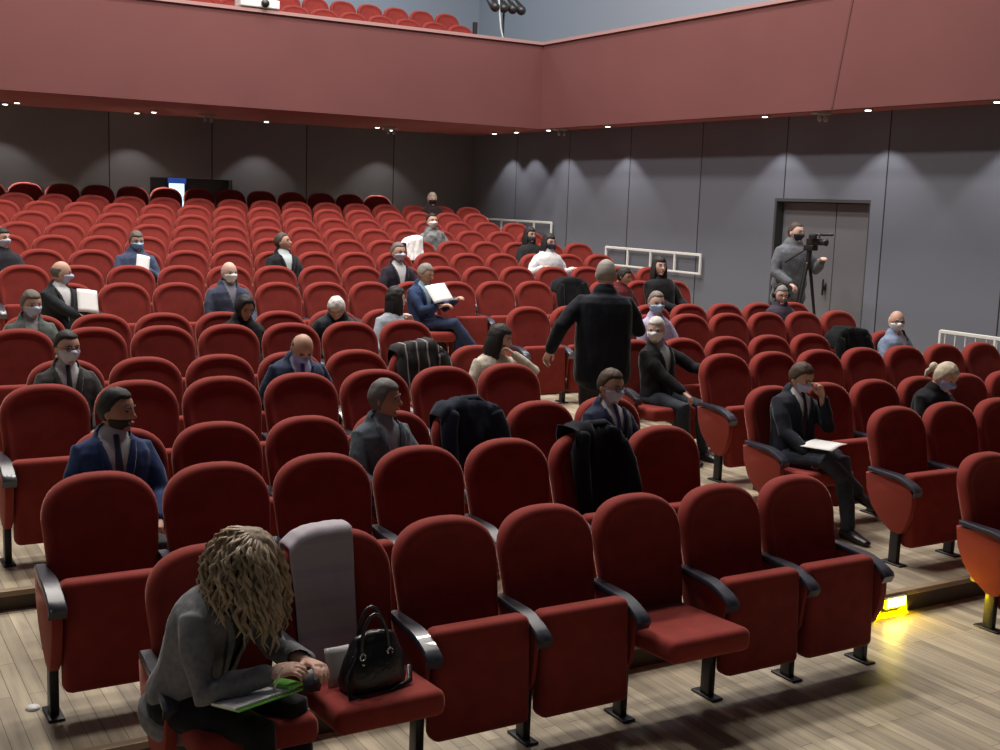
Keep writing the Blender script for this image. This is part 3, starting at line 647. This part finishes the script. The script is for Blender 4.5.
# T and behind
sit('person in black with a grey collar, cut by the left edge of the photo', 1.93, 'T', vox=.014, head=(30, 0, 0), hair=('full', BLK), top=('jacket', (.025, .026, .034)), shirt=None, mask=(.5, .5, .6))
sit('man in blue-grey jacket with blue mask and a white sheet at his chest, rear left', 3.38, 'T', vox=.012, head=(6, 10, 0), hair=('full', (.12, .10, .09)), top=('jacket', (.055, .075, .14)), shirt=None, mask=(.35, .6, .85), fat=1.12, hl=(.08, -.30, .82), hr=(-.12, -.30, .78))
sit('man in black suit with pale scarf, mask under his chin, looking up to the right', 5.17, 'T', vox=.012, head=(45, -10, 0), hair=('short', (.07, .05, .04)), top=('suit', (.015, .015, .018)), shirt=(.5, .58, .6), mask=None, fat=1.15, yaw=10)
sit('dark-haired young woman in white jacket with dark mask, knees drawn up', 9.06, 'T', vox=.012, head=(10, 6, 0), skin=M_SKIN3, hair=('long', BLK, .12), top=('jacket', (.72, .72, .74)), shirt=None, mask=(.06, .05, .09), hl=(.30, -.20, .80), hr=(-.26, -.26, .82), legs=(.05, .06, .10), knees=[(.12, -.40, .72), (-.16, -.40, .72)], feet=[(.12, -.5, .42), (-.14, -.5, .42)], sc=1.0)
sit('person with long dark hair and black jacket behind the woman in white', 9.42, 'U', vox=.012, head=(10, 2, 0), skin=M_SKIN, hair=('long', BLK, .16), top=('jacket', (.02, .02, .022)), shirt=None, mask=(.15, .14, .15), side=-4)
_r, _T, _H = sit('person in grey camouflage jacket with white mask, leaning left in the rear rows', 8.34, 'V', vox=.013, head=(0, 0, 0), hair=('short', BLK), top=('jacket', (.16, .165, .17)), shirt=None, mask=(.85, .83, .82), side=-6, hr=(-.42, -.28, .62), sc=.97)
for c in COL.objects:
    if c.parent == _r and c.name.startswith('jacket'): c.data.materials.clear(); c.data.materials.append(pbr('camouflage', (.15, .155, .16), .9, noise_amt=.75, noise_scale=14))
sit('fair-haired person in dark jacket and black mask at the very back', 9.70, 'Y', vox=.013, head=(-6, 4, 0), skin=M_SKIN3, hair=('full', (.45, .38, .32), .15), top=('jacket', (.035, .02, .022)), shirt=None, mask=(.03, .015, .02), fat=1.1)
# standing
person('man in long black jacket standing in the aisle with his back to the stage', 5.80, 8.05, .25, yaw=152, lean=3, sc=1.03, stand=True, vox=.009, head=(-8, 6, 0), skin=M_SKIN3, hair=('receding', (.30, .27, .25), .035), top=('coat', (.008, .010, .016)), shirt=None, fat=1.13,
       hl=(.43, -.02, .95), hr=(-.22, -.34, 1.12), elbow=((.5, .5, -.5), (-.7, .3, -1)), legs=(.035, .03, .03))
person('cameraman in grey jacket and black mask standing behind his camera at the door', 11.20, 11.45, .5, yaw=-12, lean=3, sc=1.07, stand=True, vox=.011, head=(20, 4, 0), skin=M_SKIN3, hair=('short', (.05, .03, .025), .06), top=('jacket', (.12, .13, .15)), shirt=None, mask=(.02, .02, .03), fat=1.12,
       hl=(.24, -.30, 1.25), hr=(-.16, -.26, .98), legs=(.02, .02, .025))

# ------------------------------------------------------------------ woman in the front row
WX, WY = 1.215, 4.40
wr, WT, WH = person('woman with wavy fair hair in grey blazer, bent over a green folder, front row left', WX, WY, 0, yaw=38, lean=22, sc=.965, vox=.0065, head=(22, 30, 4), skin=M_SKIN, hair=('full', (.27, .20, .13), .22), top=('suit', (.17, .17, .185)), shirt=(.012, .012, .018), legs=(.010, .010, .012),
    hr=(-.13, -.50, .735), hl=(.05, -.56, .735), hn=((-.3, 0, -1), (.3, 0, -1)), curl=.42, knees=[(.10, -.47, .50), (-.13, -.46, .49)], feet=[(.12, -.50, .085), (-.12, -.48, .085)], side=-3)
wr.name = 'seated_woman'; wr.name = 'person.040'
rng = random.Random(5); bm = bmesh.new()
for k in range(300):
    a = rng.uniform(-.28, 1.28) * PI; el = rng.uniform(.0, 1.0); cx, cy = math.cos(a), math.sin(a)
    p = WH @ Vector((.078 * cx * math.sin(el * PI / 2 + .15), .085 * cy * math.sin(el * PI / 2 + .15) + .005, .122 * math.cos(el * PI / 2)))
    out = (WH.to_3x3() @ Vector((cx, cy, 0))).normalized(); L = rng.uniform(.20, .33); pts = []; ph = rng.uniform(0, 6.28); fr = rng.uniform(2.2, 3.6); am = rng.uniform(.008, .017)
    for j in range(10):
        t = j / 9; w_ = am * min(1, t * 3)
        pts.append(p + out * (.036 + .080 * math.sin(min(1, t * 1.3) * 1.6)) * min(1, t * 4 + .35) + Vector((w_ * math.cos(ph + fr * 6.28 * t), w_ * math.sin(ph + fr * 6.28 * t), -L * t + .02 * min(1, t * 4))))
    loft(bm, pts, [.006, .0085, .009, .009, .009, .009, .009, .008, .006, .002], n=5)
obj('curls', bm, pbr('hair_curls', (.32, .24, .155), .5, noise_amt=.3, noise_scale=30), wr)
# folder on her lap
fr_ = empty('ring_folder', (1.43, 4.00, .600), math.radians(20)); tag(fr_, 'bright green folder with white sheets open on the blond woman\'s lap', 'folder')
M_GREEN = pbr('green_plastic', (.16, .50, .06), .4)
bm = bmesh.new(); box(bm, -.17, .17, -.12, .12, 0, .006, bev=.002); obj('cover', bm, M_GREEN, fr_, False)
bm = bmesh.new(); box(bm, -.18, .14, -.105, .115, .007, .016, bev=.002); obj('sheets', bm, M_PAPER, fr_, False)
bm = bmesh.new(); box(bm, .10, .175, -.12, .12, .017, .030, bev=.003); obj('flap', bm, M_GREEN, fr_, False)
fr_.rotation_euler = (math.radians(-13), math.radians(-3), math.radians(12)); fr_.scale = (.78, .8, 1); fr_.location = (1.37, 3.93, .632)
bm = bmesh.new(); loft(bm, [(0, 0, 0), (.03, -.03, .11)], [.0035, .0045], n=8); pn = obj('pen', bm, pbr('pen_white', (.7, .7, .7), .3)); pn.location = (1.41, 3.90, .65); tag(pn, 'thin pen in the blond woman\'s writing hand', 'pen')

# ------------------------------------------------------------------ cloths over seatbacks
def top_z(x):
    c = min(1, (abs(x) / .262)) ** 1.25; return .80 + .20 * max(0, 1 - c * c) ** .43
def drape(name, label, cat, X, row, x0, x1, zf, zb, mat, off=.012, fold=.010, seed=0, taper=0, collar=False, sleeves=False, bag=0):
    Y, Z = ROWS[row]; root = empty(name, (X, Y - .22, Z)); tag(root, label, cat)
    bm = bmesh.new(); nu, nv = 26, 46
    def P(u, v, lay):
        x = x0 + (x1 - x0) * u; tz = top_z(x)
        Lf = tz - zf; Lb = tz - zb; Lt = .10; s = v * (Lf + Lt + Lb); yc = lambda z: .075 + (z - .42) * .24
        o = off + .006 * lay + fold * (.6 + noise.noise(Vector((x * 14 + seed, s * 5, seed))) + .6 * noise.noise(Vector((x * 30 + seed, s * 9, 3))))
        if s < Lf: z = zf + s; y = yc(z) - .052 - o; dz = 0
        elif s < Lf + Lt: t = (s - Lf) / Lt; z = tz + math.sin(t * PI) * .012 + o; y = yc(tz) - .052 - o + (.104 + 2 * o) * (.5 - .5 * math.cos(t * PI))
        else: z = tz - (s - Lf - Lt); y = yc(z) + .052 + o
        x += taper * (tz - z) * (.5 - u) * 2 if s < Lf else 0
        x += .006 * noise.noise(Vector((s * 6, seed, u)))
        return bm.verts.new((x, y, z))
    G = [[[P(i / nu, j / nv, l) for j in range(nv + 1)] for i in range(nu + 1)] for l in (0, 1)]
    for l in (0, 1):
        for i in range(nu):
            for j in range(nv): bm.faces.new((G[l][i][j], G[l][i + 1][j], G[l][i + 1][j + 1], G[l][i][j + 1]))
    rim = [(i, 0) for i in range(nu + 1)] + [(nu, j) for j in range(1, nv + 1)] + [(i, nv) for i in range(nu - 1, -1, -1)] + [(0, j) for j in range(nv - 1, 0, -1)]
    for a, b_ in zip(rim, rim[1:] + rim[:1]): bm.faces.new((G[0][a[0]][a[1]], G[0][b_[0]][b_[1]], G[1][b_[0]][b_[1]], G[1][a[0]][a[1]]))
    obj('drape', bm, mat, root); xm = (x0 + x1) / 2
    if sleeves:
        for sd in (-1, 1):
            bm = bmesh.new(); xs = xm + sd * (x1 - x0) * .40; tz = top_z(xs); y = lambda z: .075 + (z - .42) * .24 - .085
            loft(bm, [(xs - sd * .03, y(tz), tz - .0), (xs, y(tz) - .02, tz - .09), (xs + sd * .015, y(tz - .25) - .02, tz - .25), (xs - sd * .01, y(tz - .4) - .01, max(zf + .02, tz - .44))], [(.05, .035), (.06, .04), (.052, .034), (.045, .026)], n=12)
            bmv = bm_mesh('sleeve', bm); wrinkle(bmv, .012, 12, seed + sd); link('sleeve', bmv, mat, root)
    if collar:
        bm = bmesh.new(); loft(bm, [(xm - .10, .17, 1.005), (xm - .05, .185, 1.04), (xm + .05, .185, 1.045), (xm + .10, .17, 1.01)], [(.03, .022), (.04, .03), (.04, .03), (.03, .022)], ref=Vector((0, 1, 0)), n=10); obj('collar', bm, mat, root)
    return root
def cloth(n, c, r=.9): return pbr('cloth_' + n, c, r, sheen=.1, spec=.15, noise_amt=.15, noise_scale=30, bump=.2)
def stripes(name, a, b_, sc, axis='X', thr=.5):
    mt = pbr(name, a, .9); nt = mt.node_tree; tc = nt.nodes.new('ShaderNodeTexCoord'); wv = nt.nodes.new('ShaderNodeTexWave'); wv.bands_direction = axis; wv.inputs['Scale'].default_value = sc; wv.inputs['Distortion'].default_value = .6
    rp = nt.nodes.new('ShaderNodeValToRGB'); rp.color_ramp.elements[0].position = thr; rp.color_ramp.elements[0].color = (*a, 1); rp.color_ramp.elements[1].position = thr + .08; rp.color_ramp.elements[1].color = (*b_, 1)
    nt.links.new(tc.outputs['Object'], wv.inputs[0]); nt.links.new(wv.outputs['Color'], rp.inputs[0]); nt.links.new(rp.outputs[0], nt.nodes['Principled BSDF'].inputs['Base Color']); return mt
drape('shawl', 'pale lilac-grey shawl with faint bands hung over a front-row seat behind the handbag', 'shawl', 1.96, 'K', -.215, .075, .47, .62, stripes('shawl_cloth', (.42, .38, .42), (.385, .345, .39), 2.4, 'Z', .8), .008, .006, 2, .03)
drape('hung_jacket', 'dark navy jacket over a seat right of the grey-haired man', 'jacket', 3.68, 'M', -.235, .25, .55, .35, cloth('navy', (.014, .018, .032)), .022, .022, 5, -.03, True, True)
drape('hung_jacket', 'black coat hanging down the seat in front of the blue-tie man', 'coat', 3.91, 'L', -.14, .262, .46, .4, cloth('black', (.008, .010, .016)), .024, .024, 9, -.02, True, True)
drape('hung_jacket', 'black jacket with white stripes over a seat left of the cream-jacketed woman', 'jacket', 4.33, 'O', -.22, .27, .6, .5, stripes('striped_cloth', (.014, .014, .016), (.30, .28, .28), 3.1, 'X', .93), .028, .03, 13, 0, False, True)
drape('hung_jacket', 'black jacket bundled over a seat left of the man by the wall', 'jacket', 9.28, 'O', -.27, .26, .62, .5, cloth('black2', (.008, .009, .010)), .03, .02, 17, 0, False, True)
drape('hung_jacket', 'black jacket over a seat just left of the standing man', 'jacket', 8.36, 'R', -.26, .24, .45, .5, cloth('black3', (.010, .011, .014)), .024, .014, 21, 0, False, True)
drape('cloth_bag', 'bright white cloth bag hung on a seat beside the camouflage jacket', 'bag', 7.64, 'U', -.24, .03, .72, .75, cloth('white', (.85, .85, .85)), .03, .02, 25, 0)

# ------------------------------------------------------------------ handbag and paper on the front seat
hb = empty('handbag', (1.95, 4.20, .462), math.radians(8)); tag(hb, 'black leather handbag with two handles and metal rings on a front-row seat', 'handbag')
M_LEA = pbr('black_leather', (.010, .010, .014), .32, spec=.6, bump=.3, noise_scale=60); M_MET = pbr('ring_metal', (.6, .58, .55), .25, metal=1)
bm = bmesh.new()
rr = loft(bm, [(0, 0, .0), (0, 0, .05), (0, 0, .13), (0, 0, .19), (0, 0, .215)], [(.135, .075), (.145, .085), (.135, .07), (.105, .042), (.095, .025)], n=28, power=2.8, cap=True)
me = bm_mesh('bag_body', bm); wrinkle(me, .010, 14, 2); link('bag_body', me, M_LEA, hb)
for sd, yy in ((1, -.045), (1, .04)):
    bm = bmesh.new(); pts = [(math.cos(t) * .065 + (.015 if yy > 0 else -.02), yy + .01 * math.sin(t), .17 + math.sin(t) * .155) for t in [PI * k / 14 for k in range(15)]]
    loft(bm, pts, [.0075] * 15, ref=Vector((0, 1, 0)), n=8); hh = obj('handle', bm, M_LEA, hb)
    for xx in (-.065, .065):
        bm = bmesh.new(); c = Vector((xx + (.015 if yy > 0 else -.02), yy - .012, .165)); loft(bm, [c + Vector((math.cos(t) * .013, 0, math.sin(t) * .013)) for t in [2 * PI * k / 12 for k in range(13)]], [.003] * 13, ref=Vector((0, 1, 0)), n=6, cap=False); ball(bm, c + Vector((0, -.004, -.03)), .007)
        obj('ring', bm, M_MET, hh)
bm = bmesh.new(); loft(bm, [(-.12, -.05, .17), (-.165, -.06, .10), (-.155, -.08, .02), (-.10, -.10, .008), (.02, -.105, .01), (.13, -.08, .03), (.16, -.03, .07)], [(.012, .003)] * 7, n=6); obj('strap', bm, M_LEA, hb)
paper('white folded sheet leaning behind the black handbag', (1.84, 4.30, .535), (72, 4, 12), .12, .16)
paper('white printed sheet on the lap of the man with crossed legs', (6.30, 5.98, .795), (-2, -8, 12), .20, .26)
paper('white sheet held up by the man turned right, left side', (2.40, 11.86, 1.36), (62, 8, 10), .20, .24)
paper('white sheet held by the man in the denim jacket', (6.27, 11.92, 1.40), (50, -6, 15), .30, .24)
paper('white sheet on the chest of the man in blue-grey jacket, rear left', (3.36, 13.60, 1.62), (65, 12, 0), .15, .2)

# ------------------------------------------------------------------ video camera, tripod
vc = empty('video_camera', (11.0, 10.86, 2.09), math.radians(8)); vc.scale = (.78, .78, .78); tag(vc, 'black shoulder video camera on a tripod in front of the cameraman', 'camera')
bm = bmesh.new(); box(bm, -.055, .055, -.12, .12, -.05, .06, bev=.015); obj('camera_body', bm, M_HW, vc, False)
bm = bmesh.new(); loft(bm, [(0, -.12, .0), (0, -.20, .0), (0, -.24, 0)], [.045, .05, .058], n=16, cap=False); obj('lens', bm, M_HW, vc)
bm = bmesh.new(); loft(bm, [(0, .10, .07), (0, .09, .12), (0, -.08, .13), (0, -.10, .08)], [.012] * 4, n=8); obj('top_handle', bm, M_HW, vc)
bm = bmesh.new(); loft(bm, [(.05, -.02, .12), (.05, -.30, .13)], [.022, .026], n=10); obj('microphone', bm, M_HW, vc)
bm = bmesh.new(); box(bm, -.12, -.06, -.10, .02, .05, .12, bev=.01); obj('viewfinder', bm, M_HW, vc, False)
tp = empty('tripod', (11.0, 10.93, .512)); tag(tp, 'black tripod standing at the grey door', 'tripod')
bm = bmesh.new(); box(bm, -.05, .05, -.10, .06, 1.47, 1.538, bev=.01); loft(bm, [(0, 0, 1.25), (0, 0, 1.48)], [.03, .035], n=10); hdp = obj('tripod_head', bm, M_HW, tp)
bm = bmesh.new(); loft(bm, [(0, .06, 1.48), (-.05, .36, 1.30)], [.009, .012], n=6); obj('pan_handle', bm, M_HW, tp)
for ax, ay in ((.30, -.02), (-.28, -.02), (0, .36)):
    bm = bmesh.new(); loft(bm, [(ax * .08, ay * .08, 1.30), (ax * .5, ay * .5, .68), (ax, ay, .002)], [.022, .018, .012], n=8); obj('leg', bm, M_HW, tp)

# ------------------------------------------------------------------ railings
def rail(label, x, ya, yb, zt, zb, zfloor, n, thick=.018, bal=0):
    r = empty('railing', (x, (ya + yb) / 2, zfloor)); tag(r, label, 'railing'); L = abs(yb - ya) / 2; z1, z0 = zt - zfloor, zb - zfloor
    bm = bmesh.new(); box(bm, -thick, thick, -L, L, z1 - .04, z1, bev=.006); obj('handrail', bm, M_WHITE, r, False)
    bm = bmesh.new(); box(bm, -thick, thick, -L, L, z0, z0 + .03, bev=.006); obj('bottom_rail', bm, M_WHITE, r, False)
    for k in range(n):
        y = -L + 2 * L * k / (n - 1); bm = bmesh.new(); box(bm, -thick * .9, thick * .9, y - .016, y + .016, (z0 if zfloor == 0 or x > 11.8 else 0), z1 - .01, bev=.004); obj('post', bm, M_WHITE, r, False)
    for k in range(bal):
        y = -L + 2 * L * (k + .5) / bal; bm = bmesh.new(); box(bm, -.006, .006, y - .006, y + .006, z0 + .01, z1 - .03); obj('baluster', bm, M_WHITE, r, False)
    if x > 11.8:
        for y in (-L + .1, L - .1): bm = bmesh.new(); box(bm, 0, XR - x, y - .015, y + .015, z1 - .03, z1 - .01); obj('wall_bracket', bm, M_WHITE, r, False)
rail('white metal railing on the side wall beside the woman in the black coat', 11.93, 14.12, 16.6, 1.775, 1.45, .748, 5)
rail('white metal railing on the side wall near the hall corner', 11.93, 18.35, 20.75, 2.13, 1.78, 1.243, 5)
rail('white metal railing with balusters at the right edge, behind the seats', 11.42, 6.95, 9.17, 1.16, .33, .25, 4, bal=16)

# ------------------------------------------------------------------ gallery equipment
pj = empty('projector', (6.22, 18.03, FT + .05)); tag(pj, 'white projector with round black lens on the balcony edge', 'projector')
bm = bmesh.new(); box(bm, -.31, .31, -.13, .17, .015, .15, bev=.02); obj('housing', bm, M_WHITE, pj, False)
bm = bmesh.new(); bmesh.ops.create_cone(bm, cap_ends=True, segments=24, radius1=.062, radius2=.055, depth=.05, matrix=Matrix.Translation((.07, -.15, .085)) @ rot(90, 0, 0)); obj('lens', bm, M_HW, pj)
bm = bmesh.new(); [box(bm, a, a + .03, b_, b_ + .03, 0, .02) for a in (-.27, .24) for b_ in (-.02, .1)]; obj('feet', bm, M_HW, pj, False)
ls = empty('light_stand', (11.0, 18.75, SOF + .25)); tag(ls, 'black lighting stand with lamp heads rising behind the balcony corner', 'stage light')
bm = bmesh.new(); loft(bm, [(0, 0, 0), (0, 0, 1.95)], [.022, .018], n=10); obj('pole', bm, M_HW, ls)
bm = bmesh.new(); loft(bm, [(-.3, 0, 1.9), (.32, 0, 1.9)], [.018, .018], n=8); obj('crossbar', bm, M_HW, ls)
for xx in (-.26, -.08, .1, .28):
    bm = bmesh.new(); loft(bm, [(xx, .08, 1.98), (xx, -.05, 1.88), (xx + .01, -.12, 1.82)], [.06, .075, .085], n=14); obj('lamp_head', bm, M_HW, ls)
for t in range(3):
    a = t * 2.1 + .3; bm = bmesh.new(); loft(bm, [(0, 0, .35), (.35 * math.cos(a), .35 * math.sin(a), .01)], [.012, .012], n=6); obj('leg', bm, M_HW, ls)
bm = bmesh.new(); loft(bm, [(10.80, 18.6, 6.1), (10.82, 18.6, 5.8), (10.86, 18.6, 5.5), (10.95, 18.6, 5.2), (11.0, 18.62, 4.8), (11.05, 18.65, 4.03)], [.014] * 6, n=8); tag(obj('cable', bm, pbr('pale_cable', (.6, .65, .65), .6)), 'pale cable hanging beside the lighting stand', 'cable')
bx = empty('small_speaker', (10.02, 18.02, FT + .05)); tag(bx, 'small dark upright device on the balcony edge, left of the lighting stand', 'speaker')
bm = bmesh.new(); box(bm, -.035, .035, -.03, .03, .01, .21, bev=.008); obj('cabinet', bm, M_HW, bx, False)
bm = bmesh.new(); box(bm, -.045, .045, -.04, .04, 0, .012, bev=.003); obj('base', bm, M_HW, bx, False)

# ------------------------------------------------------------------ yellow step lamp and floor socket
sl = empty('step_lamp', (5.74, 4.782, .0)); tag(sl, 'glowing yellow lamp in the step beside the last front-row seat', 'lamp')
bm = bmesh.new(); box(bm, -.09, .09, -.022, .0, .055, .125, bev=.006); obj('frame', bm, M_BR, sl, False)
bm = bmesh.new(); box(bm, -.078, .078, -.027, -.018, .066, .116); obj('lens', bm, pbr('yellow_lens', (1, .9, .2), .4, emit=(1, .85, .12), estr=30), sl, False)
l = area('step_lamp_light', (5.74, 4.73, .11), (math.radians(50), 0, 0), .2, .03, 150.0, (1, .74, .0)); l.data.spread = math.radians(60)
bm = bmesh.new(); bmesh.ops.create_cone(bm, cap_ends=True, segments=20, radius1=.032, radius2=.028, depth=.012, matrix=Matrix.Translation((0, 0, .006))); fs = obj('floor_socket', bm, M_WHITE); fs.location = (0.816, 5.326, 0.139); tag(fs, 'small round white floor socket beside the leg of the left aisle seat', 'socket')
